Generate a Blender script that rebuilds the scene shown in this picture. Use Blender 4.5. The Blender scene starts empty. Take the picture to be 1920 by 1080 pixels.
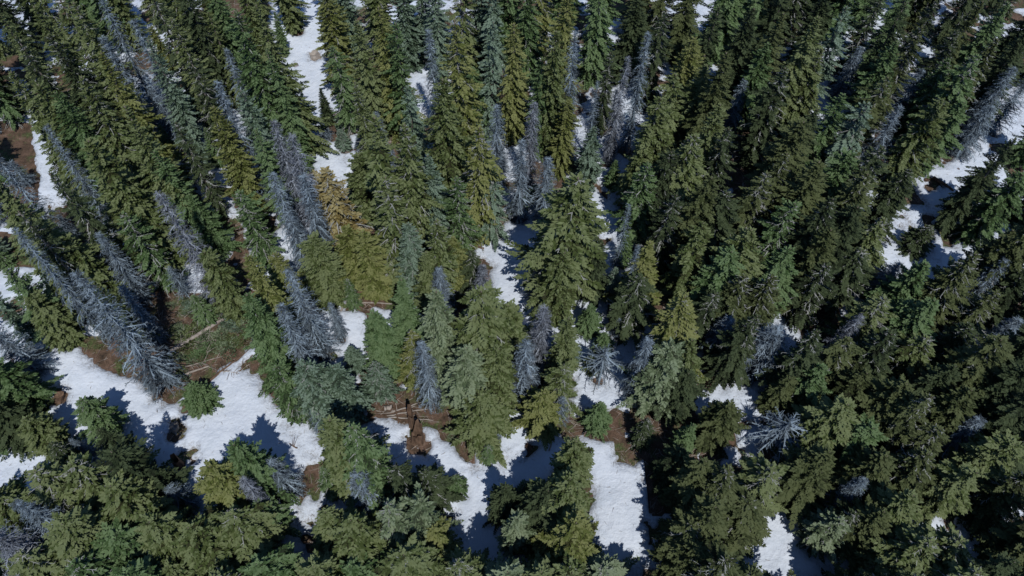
import bpy, math, random
import numpy as np
from mathutils import Matrix, Vector
R = math.radians
scene = bpy.context.scene
COL = scene.collection

# ------------------------------------------------------------------ camera, sky, sun, exposure
FPX, CAM_H, NADIR = 1371.0, 75.0, (930.0, 1450.0)      # focal length in px of a 1920 wide frame, height, point straight below
_d = np.array([(NADIR[0]-960)/FPX, -(NADIR[1]-540)/FPX, -1.0]); _d /= np.linalg.norm(_d)
_z = -_d
_x = np.array([1.0, 0, 0]); _x -= _x.dot(_z)*_z; _x /= np.linalg.norm(_x)
_y = np.cross(_z, _x)
ROT = np.array([_x, _y, _z])                            # world = ROT @ camera
cam_d = bpy.data.cameras.new('camera'); cam = bpy.data.objects.new('camera', cam_d); COL.objects.link(cam)
cam_d.sensor_fit = 'HORIZONTAL'; cam_d.sensor_width = 36.0; cam_d.lens = FPX/1920*36.0
cam_d.clip_start = 1.0; cam_d.clip_end = 2000.0
m = Matrix([list(r) for r in ROT]).to_4x4(); m.translation = Vector((0, 0, CAM_H)); cam.matrix_world = m
scene.camera = cam

SUN_EL, SUN_AZ = 57.0, 18.0            # elevation; shadows fall towards +Y turned this much to -X
se, sa = R(SUN_EL), R(SUN_AZ)
SHD = Vector((-math.sin(sa)*math.cos(se), math.cos(sa)*math.cos(se), -math.sin(se)))   # direction the light travels
sun_d = bpy.data.lights.new('sun', 'SUN'); sun = bpy.data.objects.new('sun', sun_d); COL.objects.link(sun)
sun_d.energy = 3.6; sun_d.angle = R(0.5); sun_d.color = (1.0, 0.975, 0.94)
sun.rotation_euler = SHD.to_track_quat('-Z', 'Y').to_euler(); sun.location = (0, -40, 120)
world = bpy.data.worlds.new('World'); scene.world = world; world.use_nodes = True
nt = world.node_tree; bg = nt.nodes['Background']
sky = nt.nodes.new('ShaderNodeTexSky'); sky.sky_type = 'NISHITA'; sky.sun_disc = False
sky.sun_elevation = se; sky.sun_rotation = math.atan2(-SHD.x, -SHD.y)
sky.altitude = 1800; sky.ozone_density = 6.0; sky.dust_density = 0.2
nt.links.new(sky.outputs[0], bg.inputs[0]); bg.inputs[1].default_value = 0.10
scene.view_settings.view_transform = 'Standard'; scene.view_settings.look = 'None'
scene.view_settings.exposure = -0.2; scene.view_settings.gamma = 1.0
scene.render.engine = 'CYCLES'
scene.cycles.max_bounces = 4; scene.cycles.diffuse_bounces = 2

def at(px, py, z=0.0):
    """the point at height z that stands at this place of the photograph"""
    w = ROT @ np.array([(px-960)/FPX, -(py-540)/FPX, -1.0])
    t = (z-CAM_H)/w[2]
    return (w[0]*t, w[1]*t)
def pix(x, y, z):
    c = ROT.T @ np.array([x, y, z-CAM_H]); return (960-FPX*c[0]/c[2], 540+FPX*c[1]/c[2])

# ------------------------------------------------------------------ noise
_rs = np.random.RandomState(5)
_tab = _rs.rand(256, 256)
def vnoise(x, y, s, seed=0):
    x = np.asarray(x, float)/s+seed*17.3; y = np.asarray(y, float)/s+seed*9.1
    xi = np.floor(x).astype(int); yi = np.floor(y).astype(int); fx = x-xi; fy = y-yi
    fx = fx*fx*(3-2*fx); fy = fy*fy*(3-2*fy)
    g = lambda a, b: _tab[a % 256, b % 256]
    return (g(xi, yi)*(1-fx)+g(xi+1, yi)*fx)*(1-fy)+(g(xi, yi+1)*(1-fx)+g(xi+1, yi+1)*fx)*fy
def ground_z(x, y):
    return (vnoise(x, y, 22, 1)-.5)*1.6+(vnoise(x, y, 6, 2)-.5)*.5+(vnoise(x, y, 1.7, 3)-.5)*.16

# ------------------------------------------------------------------ materials
def ramp(nt, stops):
    n = nt.nodes.new('ShaderNodeValToRGB'); e = n.color_ramp.elements
    while len(e) < len(stops): e.new(0.5)
    for el, (p, c) in zip(e, stops): el.position = p; el.color = (*c, 1)
    return n
def base_mat(name, rough=0.85):
    m = bpy.data.materials.new(name); m.use_nodes = True
    b = m.node_tree.nodes['Principled BSDF']; b.inputs['Roughness'].default_value = rough
    b.inputs['Specular IOR Level'].default_value = 0.25
    return m, m.node_tree, b
def mul(nt, a, b, fac=1.0, mode='MULTIPLY'):
    n = nt.nodes.new('ShaderNodeMix'); n.data_type = 'RGBA'; n.blend_type = mode
    n.inputs[0].default_value = fac
    for s, v in ((6, a), (7, b)):
        if isinstance(v, tuple): n.inputs[s].default_value = (*v, 1)
        else: nt.links.new(v, n.inputs[s])
    return n.outputs[2]
def foliage_mat(name, c_lo, c_hi, c_tip):
    m, nt, b = base_mat(name, 0.7)
    b.inputs['Specular IOR Level'].default_value = 0.15
    at_ = nt.nodes.new('ShaderNodeAttribute'); at_.attribute_name = 'tone'
    tc = nt.nodes.new('ShaderNodeTexCoord')
    no = nt.nodes.new('ShaderNodeTexNoise'); no.inputs['Scale'].default_value = 0.75; no.inputs['Detail'].default_value = 5; no.inputs['Roughness'].default_value = .7
    nt.links.new(tc.outputs['Object'], no.inputs['Vector'])
    oi = nt.nodes.new('ShaderNodeObjectInfo')
    a1 = nt.nodes.new('ShaderNodeMath'); a1.operation = 'MULTIPLY_ADD'; a1.inputs[1].default_value = 0.75; a1.inputs[2].default_value = -0.2
    nt.links.new(at_.outputs['Fac'], a1.inputs[0])
    a2 = nt.nodes.new('ShaderNodeMath'); a2.operation = 'ADD'
    nt.links.new(a1.outputs[0], a2.inputs[0]); nt.links.new(no.outputs[0], a2.inputs[1])
    a3 = nt.nodes.new('ShaderNodeMath'); a3.operation = 'MULTIPLY_ADD'; a3.inputs[1].default_value = 0.25
    nt.links.new(oi.outputs['Random'], a3.inputs[0]); nt.links.new(a2.outputs[0], a3.inputs[2])
    rp = ramp(nt, [(0.38, c_lo), (0.72, c_hi), (1.0, c_tip)])
    nt.links.new(a3.outputs[0], rp.inputs[0]); nt.links.new(rp.outputs[0], b.inputs['Base Color'])
    return m
FOL = {
 'ol': foliage_mat('olive_needles', (.024, .026, .010), (.056, .080, .022), (.142, .172, .078)),
 'yg': foliage_mat('yellow_olive_needles', (.032, .034, .010), (.078, .098, .022), (.175, .190, .072)),
 'gr': foliage_mat('green_needles', (.018, .028, .012), (.044, .082, .026), (.118, .175, .080)),
 'bg': foliage_mat('blue_green_needles', (.024, .036, .024), (.054, .088, .052), (.155, .215, .160)),
 'dk': foliage_mat('dark_and_shaded_green_needles', (.010, .014, .007), (.022, .034, .014), (.056, .076, .036)),  # dark green; also puts the right side's shade into the needle colour
 'do': foliage_mat('shaded_olive_needles', (.014, .017, .007), (.034, .046, .015), (.086, .104, .044)),  # olive darkened, so the shade of the right side sits in the colour
 'rs': foliage_mat('rusty_needles', (.085, .064, .024), (.190, .152, .056), (.30, .265, .14)),
 'pg': foliage_mat('pale_green_needles', (.036, .046, .026), (.080, .114, .056), (.185, .230, .140)),
}
def wood_mat(name, c0, c1, scale=3.0, tone=False):
    m, nt, b = base_mat(name, 0.9)
    tc = nt.nodes.new('ShaderNodeTexCoord'); mp = nt.nodes.new('ShaderNodeMapping'); mp.inputs['Scale'].default_value = (1, 1, .3)
    no = nt.nodes.new('ShaderNodeTexNoise'); no.inputs['Scale'].default_value = scale; no.inputs['Detail'].default_value = 4
    nt.links.new(tc.outputs['Object'], mp.inputs[0]); nt.links.new(mp.outputs[0], no.inputs['Vector'])
    rp = ramp(nt, [(0.3, c0), (0.7, c1)]); nt.links.new(no.outputs[0], rp.inputs[0])
    if tone:
        ta = nt.nodes.new('ShaderNodeAttribute'); ta.attribute_name = 'tone'
        r2 = ramp(nt, [(.1, (.22, .22, .22)), (.6, (.8, .8, .8)), (1, (1.25, 1.25, 1.25))]); nt.links.new(ta.outputs['Fac'], r2.inputs[0])
        nt.links.new(mul(nt, rp.outputs[0], r2.outputs[0]), b.inputs['Base Color'])
    else: nt.links.new(rp.outputs[0], b.inputs['Base Color'])
    return m
M_BARK = wood_mat('bark', (.09, .075, .06), (.22, .19, .17))
M_DEAD = wood_mat('weathered_grey_twigs', (.10, .14, .18), (.33, .41, .48), .9, True)
M_PURP = wood_mat('purplish_grey_twigs', (.12, .135, .17), (.34, .38, .44), .9, True)
M_BARE = wood_mat('bare_lower_twigs', (.20, .21, .20), (.40, .41, .40), 2)
M_LOG = wood_mat('bleached_log', (.20, .17, .15), (.42, .38, .34), 2.5)
M_BROWN = wood_mat('brown_rotten_wood', (.07, .045, .03), (.20, .13, .09), 3)
M_ROCK = wood_mat('lichen_rock', (.12, .11, .115), (.30, .27, .28), 2)

def ground_mat():
    m, nt, b = base_mat('forest_litter', 0.95)
    tc = nt.nodes.new('ShaderNodeTexCoord')
    def noise(s, d, r=.6):
        n = nt.nodes.new('ShaderNodeTexNoise'); n.inputs['Scale'].default_value = s; n.inputs['Detail'].default_value = d
        n.inputs['Roughness'].default_value = r; nt.links.new(tc.outputs['Object'], n.inputs['Vector']); return n.outputs[0]
    r1 = ramp(nt, [(.30, (.040, .030, .022)), (.46, (.105, .070, .048)), (.60, (.175, .112, .080)), (.74, (.24, .20, .16))])
    nt.links.new(noise(.9, 8, .7), r1.inputs[0])
    r2 = ramp(nt, [(.50, (0, 0, 0)), (.60, (1, 1, 1))]); nt.links.new(noise(.28, 6, .75), r2.inputs[0])
    r3 = ramp(nt, [(.35, (.04, .06, .02)), (.65, (.12, .15, .06))]); nt.links.new(noise(3.5, 4), r3.inputs[0])
    mx = nt.nodes.new('ShaderNodeMix'); mx.data_type = 'RGBA'
    nt.links.new(r2.outputs[0], mx.inputs[0]); nt.links.new(r1.outputs[0], mx.inputs[6]); nt.links.new(r3.outputs[0], mx.inputs[7])
    r4 = ramp(nt, [(.35, (.5, .5, .5)), (.65, (1.2, 1.2, 1.2))]); nt.links.new(noise(7, 5, .8), r4.inputs[0])
    nt.links.new(mul(nt, mx.outputs[2], r4.outputs[0]), b.inputs['Base Color'])
    bp = nt.nodes.new('ShaderNodeBump'); bp.inputs['Strength'].default_value = .7; bp.inputs['Distance'].default_value = .12
    nt.links.new(noise(5, 6, .7), bp.inputs['Height']); nt.links.new(bp.outputs[0], b.inputs['Normal'])
    return m
def snow_mat():
    m, nt, b = base_mat('old_spring_snow', 0.6)
    tc = nt.nodes.new('ShaderNodeTexCoord')
    def noise(s, d, r=.6):
        n = nt.nodes.new('ShaderNodeTexNoise'); n.inputs['Scale'].default_value = s; n.inputs['Detail'].default_value = d
        n.inputs['Roughness'].default_value = r; nt.links.new(tc.outputs['Object'], n.inputs['Vector']); return n.outputs[0]
    r1 = ramp(nt, [(.25, (.61, .68, .78)), (.7, (.72, .78, .87))]); nt.links.new(noise(.5, 5, .6), r1.inputs[0])
    at_ = nt.nodes.new('ShaderNodeAttribute'); at_.attribute_name = 'rim'      # how deep inside the patch: old rims are dirty with needles
    ma = nt.nodes.new('ShaderNodeMath'); ma.operation = 'MULTIPLY_ADD'; ma.inputs[1].default_value = .16; nt.links.new(at_.outputs['Fac'], ma.inputs[0]); nt.links.new(noise(3.5, 8, .85), ma.inputs[2])
    r2 = ramp(nt, [(.36, (.16, .12, .09)), (.46, (.50, .47, .44)), (.60, (.93, .94, .95)), (.8, (1, 1, 1))]); nt.links.new(ma.outputs[0], r2.inputs[0])
    nt.links.new(mul(nt, r1.outputs[0], r2.outputs[0]), b.inputs['Base Color'])
    bp = nt.nodes.new('ShaderNodeBump'); bp.inputs['Strength'].default_value = .8; bp.inputs['Distance'].default_value = .22
    nt.links.new(noise(1.6, 5, .6), bp.inputs['Height']); nt.links.new(bp.outputs[0], b.inputs['Normal'])
    return m
M_GROUND, M_SNOW = ground_mat(), snow_mat()

# ------------------------------------------------------------------ snow outlines (places on the ground)
SNOW = [
 [(500,-60),(624,-60),(620,100),(620,130),(632,180),(634,215),(614,250),(606,268),(592,262),(575,240),(568,205),(552,150),(530,105),(512,70)],
 [(558,275),(632,268),(655,320),(640,348),(612,345),(603,385),(590,360),(575,310)],
 [(582,500),(598,498),(602,530),(614,560),(642,568),(680,600),(686,640),(680,700),(665,700),(630,645),(600,640),(590,590),(583,545)],
 [(705,585),(735,590),(740,645),(705,665)], [(548,492),(590,484),(586,505),(558,512)], [(652,690),(672,690),(668,730),(658,725)],
 [(355,295),(375,300),(388,345),(402,352),(432,372),(442,402),(425,412),(400,387),(388,368),(372,345),(360,325)],
 [(452,415),(482,428),(507,460),(497,482),(491,508),(476,498),(465,450)],
 [(498,178),(526,182),(537,215),(531,230),(515,218)], [(408,150),(432,162),(448,215),(455,242),(440,238),(424,200)], [(350,86),(395,88),(396,108),(362,106)],
 [(-200,480),(0,502),(22,500),(60,520),(90,540),(95,560),(110,560),(125,565),(140,610),(138,630),(130,640),(155,660),(178,682),(215,705),(243,712),(270,735),(305,742),(312,765),(350,752),(388,745),(392,722),(440,683),(470,648),(480,653),(452,690),(470,700),(490,720),(510,760),(542,812),(572,822),(570,860),(562,900),(560,940),(568,1120),(500,1200),(200,1200),(-200,1200)],
 [(705,785),(762,784),(800,802),(840,840),(870,868),(885,890),(920,858),(938,878),(955,835),(1000,812),(1025,838),(1045,815),(1074,862),(1040,882),(1020,930),(1010,1000),(1000,1120),(890,1120),(850,960),(800,960),(715,900)],
 [(1092,815),(1115,828),(1140,835),(1155,870),(1195,880),(1210,1000),(1190,1120),(1120,1120),(1105,1000),(1112,940),(1095,880)],
 [(935,415),(1000,405),(1010,480),(990,560),(1005,600),(985,630),(958,620),(925,560),(925,500),(893,468),(888,450),(935,447)],
 [(1092,368),(1115,350),(1142,378),(1168,408),(1172,442),(1140,444),(1105,415),(1088,402)],
 [(1070,555),(1135,565),(1140,640),(1155,700),(1170,770),(1140,765),(1082,770),(1086,640),(1066,600)],
 [(760,0),(805,0),(800,60),(796,150),(786,215),(772,150),(763,90)], [(706,172),(730,176),(728,198),(708,194)],
 [(1105,20),(1135,40),(1142,110),(1140,168),(1123,166),(1110,140)], [(1162,224),(1192,224),(1194,256),(1176,300),(1163,290)], [(1080,212),(1112,218),(1112,254),(1085,250)],
 [(1208,162),(1242,168),(1244,186),(1212,182)], [(1305,702),(1330,688),(1358,688),(1360,712),(1342,744),(1325,765),(1303,724)],
 [(1374,735),(1425,718),(1475,720),(1445,785),(1374,795)], [(1352,828),(1382,840),(1394,872),(1358,874)],
 [(1438,960),(1452,952),(1500,960),(1510,1020),(1490,1110),(1400,1110),(1418,1035)], [(1690,955),(1742,946),(1768,998),(1800,1022),(1790,1080),(1760,1015),(1686,992)],
 [(1785,1000),(1930,1015),(1930,1060),(1800,1060)],
 [(1715,315),(1770,318),(1812,298),(1820,330),(1796,352),(1776,380),(1750,402),(1732,382),(1710,350)], [(1835,398),(1868,376),(1880,400),(1858,418),(1838,412)],
 [(1868,345),(1898,348),(1900,374),(1872,372)], [(1798,436),(1832,438),(1855,462),(1812,484),(1782,494)], [(1678,482),(1702,466),(1712,500),(1720,534),(1700,534),(1684,508)],
 [(1636,40),(1664,50),(1658,100),(1644,92)], [(1778,258),(1800,273),(1832,263),(1856,258),(1845,275),(1812,294),(1783,284)],
 [(1444,555),(1480,575),(1494,640),(1474,665),(1450,620)], [(1340,588),(1392,590),(1390,612),(1345,612)], [(1575,560),(1605,575),(1600,600),(1580,590)],
 [(-40,190),(30,188),(42,206),(10,222),(-40,215)], [(72,255),(102,288),(122,380),(102,396),(80,332),(66,272)], [(228,478),(252,486),(252,535),(236,530)],
 [(1098,640),(1120,640),(1130,700),(1100,700)], [(1560,680),(1590,684),(1588,702),(1562,700)], [(1900,70),(1980,60),(1980,110),(1905,100)],
]
BARE_AND_DARK = [  # snow-free ground, and hollows left bare to imitate their shade
 [(-60,232),(55,240),(70,330),(60,410),(-60,410)],  # snow left out so this shaded hollow comes out dark
 [(300,560),(420,560),(470,600),(500,640),(440,680),(390,715),(385,735),(320,735),(300,640)], [(840,398),(945,396),(944,442),(890,446),(850,440)],
 [(-20,440),(70,450),(75,495),(-20,500)], [(600,520),(740,560),(735,585),(640,565)], [(700,735),(850,740),(880,860),(800,800),(700,783)],
 [(290,220),(360,240),(372,290),(345,300)], [(95,385),(140,390),(140,440),(110,435)], [(1105,775),(1165,782),(1160,830),(1115,812)],
 [(150,640),(250,650),(245,710),(185,685)], [(1205,770),(1295,780),(1300,950),(1225,960),(1215,860)], [(1380,220),(1460,220),(1440,350),(1380,370)], [(1235,480),(1295,480),(1280,610),(1225,600)], [(235,480),(300,500),(310,600),(260,560)], [(615,205),(640,205),(650,265),(615,262)],  # dark hollows among these: bare floor stands in for their shade

]
WELLS = [(26,588,1.4),(110,630,1.6),(72,672,1.5),(20,690,1.2),(112,752,1.3),(592,106,1.2),(328,806,.7),(342,872,1.2),(785,830,1.5),(990,838,.6),(1750,345,1.1),(1322,718,.6),(362,752,1.3),(553,121,.4)]
LIT = [  # snow that lies in full sun
 [(520,60),(610,60),(600,120),(600,220),(590,235),(560,150)], [(570,285),(620,280),(600,340),(590,340)], [(592,520),(600,560),(640,585),(670,630),(620,640),(600,600)],
 [(110,650),(150,665),(235,715),(215,750),(150,800),(130,790),(110,720)], [(320,770),(400,740),(470,710),(530,810),(560,830),(550,880),(520,850),(500,760),(460,760),(400,860),(330,870)],
 [(770,790),(860,870),(875,930),(860,925),(830,870),(790,860)], [(1100,830),(1140,850),(1130,900),(1150,940),(1110,990)], [(900,455),(930,455),(950,560),(940,580),(925,510)],
 [(1100,380),(1130,370),(1160,420),(1120,420)], [(1310,705),(1355,695),(1330,745)], [(1445,965),(1470,990),(1470,1030),(1430,1030)], [(1700,965),(1740,955),(1770,1010)],
 [(1730,340),(1800,310),(1810,335),(1770,360)], [(1690,480),(1712,525),(1700,530)], [(1845,400),(1870,380)], [(1168,228),(1190,228),(1188,252),(1168,250)],
 [(1458,585),(1486,600),(1490,640),(1470,640)], [(1390,745),(1425,740),(1420,765),(1392,770)], [(1358,845),(1385,850),(1386,868),(1362,868)],
 [(1640,62),(1656,64),(1652,92),(1646,88)], [(1800,445),(1832,445),(1815,475),(1795,480)], [(1788,268),(1845,262),(1815,285)], [(365,320),(380,345),(425,380),(425,400)],
]
VIS = LIT + [
 [(395,720),(440,685),(475,650),(500,700),(565,820),(560,900),(330,870),(318,770)], [(60,660),(140,640),(240,715),(200,790),(110,760)], [(540,820),(572,825),(562,1000),(536,1000)],
 [(140,605),(190,640),(250,655),(240,705),(165,665)], [(1388,745),(1440,730),(1438,770),(1390,780)],
 [(538,880),(562,900),(560,1060),(532,1060)], [(872,900),(892,930),(915,1060),(890,1060),(868,960)], [(1100,1000),(1180,1000),(1180,1060),(1115,1060)], [(1420,1000),(1480,1000),(1490,1070),(1420,1070)],  # shaded snow and bare ground that nothing hides
 [(240,740),(310,760),(320,870),(250,850)], [(720,790),(770,790),(790,850),(740,880)], [(950,840),(1030,840),(1020,900),(950,920)], [(885,880),(930,870),(925,950),(890,940)],
 [(1100,830),(1180,880),(1180,990),(1110,1020)], [(950,415),(1000,412),(1000,500),(950,540)], [(320,590),(400,610),(470,640),(380,720),(325,720)], [(5,510),(60,530),(130,620),(60,660),(5,650)],
 [(340,390),(420,520),(440,560),(400,500)], [(240,500),(300,560),(300,640),(260,600)], [(1090,570),(1125,570),(1150,750),(1095,750)], [(1385,740),(1440,725),(1430,780),(1385,785)],
 [(860,400),(940,400),(890,440)], [(720,750),(840,760),(860,830),(760,775)], [(700,490),(755,540),(760,620),(735,640)], [(1380,230),(1450,230),(1430,330),(1380,360)],
 [(1180,760),(1290,800),(1290,930),(1210,960),(1180,850)], [(1240,500),(1290,500),(1270,600),(1230,590)], [(1680,400),(1745,400),(1740,470),(1690,450)],
 [(790,620),(730,700),(745,720)], [(1360,840),(1390,850),(1380,870)],
 [(840,880),(700,860),(700,930),(830,930)], [(0,870),(60,880),(60,930),(0,930)], [(1790,265),(1850,262),(1820,290)], [(1800,445),(1840,450),(1810,480)], [(365,310),(385,350),(430,385),(430,400),(395,365)],
 [(1090,370),(1160,410),(1160,440),(1110,410)], [(770,60),(795,60),(790,150),(772,120)], [(1115,60),(1128,60),(1135,160),(1120,150)], [(1640,60),(1656,62),(1650,85)], [(575,280),(630,275),(645,330),(605,340)],
 [(90,290),(115,340),(112,380),(100,360)], [(510,190),(525,195),(530,220),(518,215)], [(465,430),(495,470),(485,490),(472,470)],
]
def poly_world(p): return np.array([at(a, b) for a, b in p])
def sdf(X, Y, poly):
    """signed distance, positive inside"""
    n = len(poly); d2 = np.full(X.shape, 1e9); ins = np.zeros(X.shape, bool)
    for i in range(n):
        ax, ay = poly[i]; bx, by = poly[(i+1) % n]; ex, ey = bx-ax, by-ay
        t = np.clip(((X-ax)*ex+(Y-ay)*ey)/(ex*ex+ey*ey+1e-9), 0, 1)
        d2 = np.minimum(d2, (X-ax-t*ex)**2+(Y-ay-t*ey)**2)
        if abs(ey) > 1e-9:
            c = ((ay > Y) != (by > Y)) & (X < (bx-ax)*(Y-ay)/ey+ax); ins ^= c
    return np.where(ins, 1, -1)*np.sqrt(d2)

# ------------------------------------------------------------------ mesh helper
class MB:
    def __init__(s): s.v = []; s.f = []; s.t = []
    def tri(s, a, b, c, tone=.5):
        n = len(s.v); s.v += [a, b, c]; s.f.append((n, n+1, n+2)); s.t.append(tone)
    def quad(s, a, b, c, d, tone=.5):
        n = len(s.v); s.v += [a, b, c, d]; s.f.append((n, n+1, n+2, n+3)); s.t.append(tone)
    def tube(s, pts, radii, k=6, cap=True):
        n0 = len(s.v); pts = [Vector(p) for p in pts]
        for i, p in enumerate(pts):
            t = (pts[min(i+1, len(pts)-1)]-pts[max(i-1, 0)]).normalized()
            u = t.cross(Vector((.3, .8, .55))).normalized(); w = t.cross(u)
            for j in range(k):
                a = 2*math.pi*j/k; s.v.append(tuple(p+(u*math.cos(a)+w*math.sin(a))*radii[i]))
        for i in range(len(pts)-1):
            for j in range(k):
                a = n0+i*k+j; b = n0+i*k+(j+1) % k; s.f.append((a, b, b+k, a+k)); s.t.append(.5)
        if cap:
            s.f.append(tuple(n0+j for j in range(k))[::-1]); s.t.append(.5)
            e = n0+(len(pts)-1)*k; s.f.append(tuple(e+j for j in range(k))); s.t.append(.5)
    def mesh(s, name, mat, smooth=False):
        me = bpy.data.meshes.new(name); me.from_pydata([tuple(p) for p in s.v], [], s.f)
        a = me.attributes.new('tone', 'FLOAT', 'FACE'); a.data.foreach_set('value', s.t)
        me.materials.append(mat)
        if smooth: me.polygons.foreach_set('use_smooth', [True]*len(s.f))
        me.update(); return me
def link(name, me, parent=None, mat=None):
    o = bpy.data.objects.new(name, me); COL.objects.link(o)
    if parent: o.parent = parent
    if mat: o.material_slots[0].link = 'OBJECT'; o.material_slots[0].material = mat
    return o
def tag(o, label=None, cat=None, group=None, kind=None):
    for k, v in (('label', label), ('category', cat), ('group', group), ('kind', kind)):
        if v: o[k] = v
    return o
def empty(name, loc, rz=0.0):
    o = bpy.data.objects.new(name, None); COL.objects.link(o); o.location = loc; o.rotation_euler = (0, 0, rz); o.empty_display_size = .3
    return o

# ------------------------------------------------------------------ tree prototypes, all 20 m tall and 4 m wide before scaling
PH = 20.0
def trunk_mesh(seed, r0=.24):
    rn = random.Random(seed); mb = MB(); pts = []; rad = []
    for i in range(9):
        t = i/8; pts.append((rn.uniform(-.06, .06)*t, rn.uniform(-.06, .06)*t, -0.8+t*(PH+.7))); rad.append(r0*(1.15-t)**.9+.015)
    mb.tube(pts, rad, 8); return mb.mesh('trunk', M_BARK, True)
def spray(mb, p, d, side, L, w, tone, up):
    """one flat twig of needles: a kite"""
    a = p; c = p+d*L; m_ = p+d*(L*.45)+up*(w*.25)
    mb.quad(tuple(a), tuple(m_-side*w), tuple(c), tuple(m_+side*w), tone)
def living_crown(seed, low=.10, step=.36, nb=7, droop=1.0, gap=.0, shelf=0.0, prof=.75, size=1.0, ragged=.2):
    rn = random.Random(seed); mb = MB(); z = PH*low; k = 0
    Z = Vector((0, 0, 1))
    sect = [rn.uniform(1-ragged, 1+ragged) for _ in range(12)]
    side = rn.uniform(.05, .3); sa_ = rn.uniform(0, 6.28); lump = [rn.uniform(.72, 1.2) for _ in range(14)]
    while z < PH-.25:
        t = (z-PH*low)/(PH*(1-low)); env = min(1.0, (1-t)**prof*1.12)*(0.72+.28*min(1, t*5+.3))
        li = z/PH*12; band = (1.0+shelf*math.sin(z*2.6+seed))*(lump[int(li)]*(1-li % 1)+lump[int(li)+1]*(li % 1))
        n = max(4, int(nb*(.55+.55*env))); a0 = rn.uniform(0, 6.28)
        for j in range(n):
            if rn.random() < gap: continue
            az = a0+6.283*j/n+rn.uniform(-.25, .25)
            L = 2.0*env*band*rn.uniform(.55, 1.2)*(1+side*math.cos(az-sa_))*sect[int(az/6.283*12+z*.35) % 12]
            L = max(L, .16)
            el = math.radians((38*(t-.45)-8)*1.0+rn.uniform(-9, 9)-6*droop)
            H = Vector((math.cos(az), math.sin(az), 0)); S = Vector((-math.sin(az), math.cos(az), 0))
            p = Vector((0, 0, z+rn.uniform(-.12, .12)))
            tone0 = rn.uniform(.15, .85); steps = max(3, int(L/(.12*size))); dl = L/steps
            bend = -rn.uniform(.25, .55)*droop*min(1, L/1.5)
            for i in range(steps+1):
                s = i/steps
                e = el+bend*(s**1.2)*.9+(.55*max(0, s-.65))*1.3
                d = H*math.cos(e)+Z*math.sin(e)
                if s > .16 or L < .6:
                    up = (Z*math.cos(e)-H*math.sin(e))
                    tl = (.10+.42*(1-s)**.7*min(1.0, L/1.6)+.10*min(1, L))*rn.uniform(.75, 1.2)*size
                    for sg in (-1, 1):
                        dd = (d*rn.uniform(.55, .85)+S*sg*rn.uniform(.6, .95)+up*rn.uniform(-.28, .22)).normalized()
                        sd = dd.cross(up).normalized(); tw = rn.uniform(-.7, .7)
                        sd = (sd*math.cos(tw)+up*math.sin(tw))
                        spray(mb, p, dd, sd, tl, .042*size+tl*.10, min(1, max(0, tone0+rn.uniform(-.4, .4)+.18*s)), up)
                    if i % 2 == 0:
                        dd = (d+up*rn.uniform(.15, .6)+S*rn.uniform(-.4, .4)).normalized()
                        spray(mb, p, dd, S, tl*.7, .06*size, min(1, max(0, tone0+rn.uniform(-.2, .3))), up)
                p = p+d*dl
            spray(mb, p-d*.1, (d+Z*.15).normalized(), S, .26*size, .07*size, min(1, tone0+.25), Z)
        z += step*rn.uniform(.8, 1.2)*(1.0-.35*t); k += 1
    # the leader shoot
    for j in range(5):
        az = j*1.26; spray(mb, Vector((0, 0, PH-.55)), Vector((math.cos(az)*.3, math.sin(az)*.3, 1)).normalized(), Vector((-math.sin(az), math.cos(az), 0)), .6, .07, .8, Z)
    return mb.mesh('crown', FOL['ol'])
def ribbon(mb, a, b, w, w2=None, rn=random, tone=.5):
    d = (b-a)
    if d.length < 1e-4: return
    s = d.cross(Vector((rn.uniform(-1, 1), rn.uniform(-1, 1), rn.uniform(.2, 1)))).normalized()
    w2 = w*.5 if w2 is None else w2
    mb.quad(tuple(a-s*w), tuple(a+s*w), tuple(b+s*w2), tuple(b-s*w2), tone)
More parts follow.
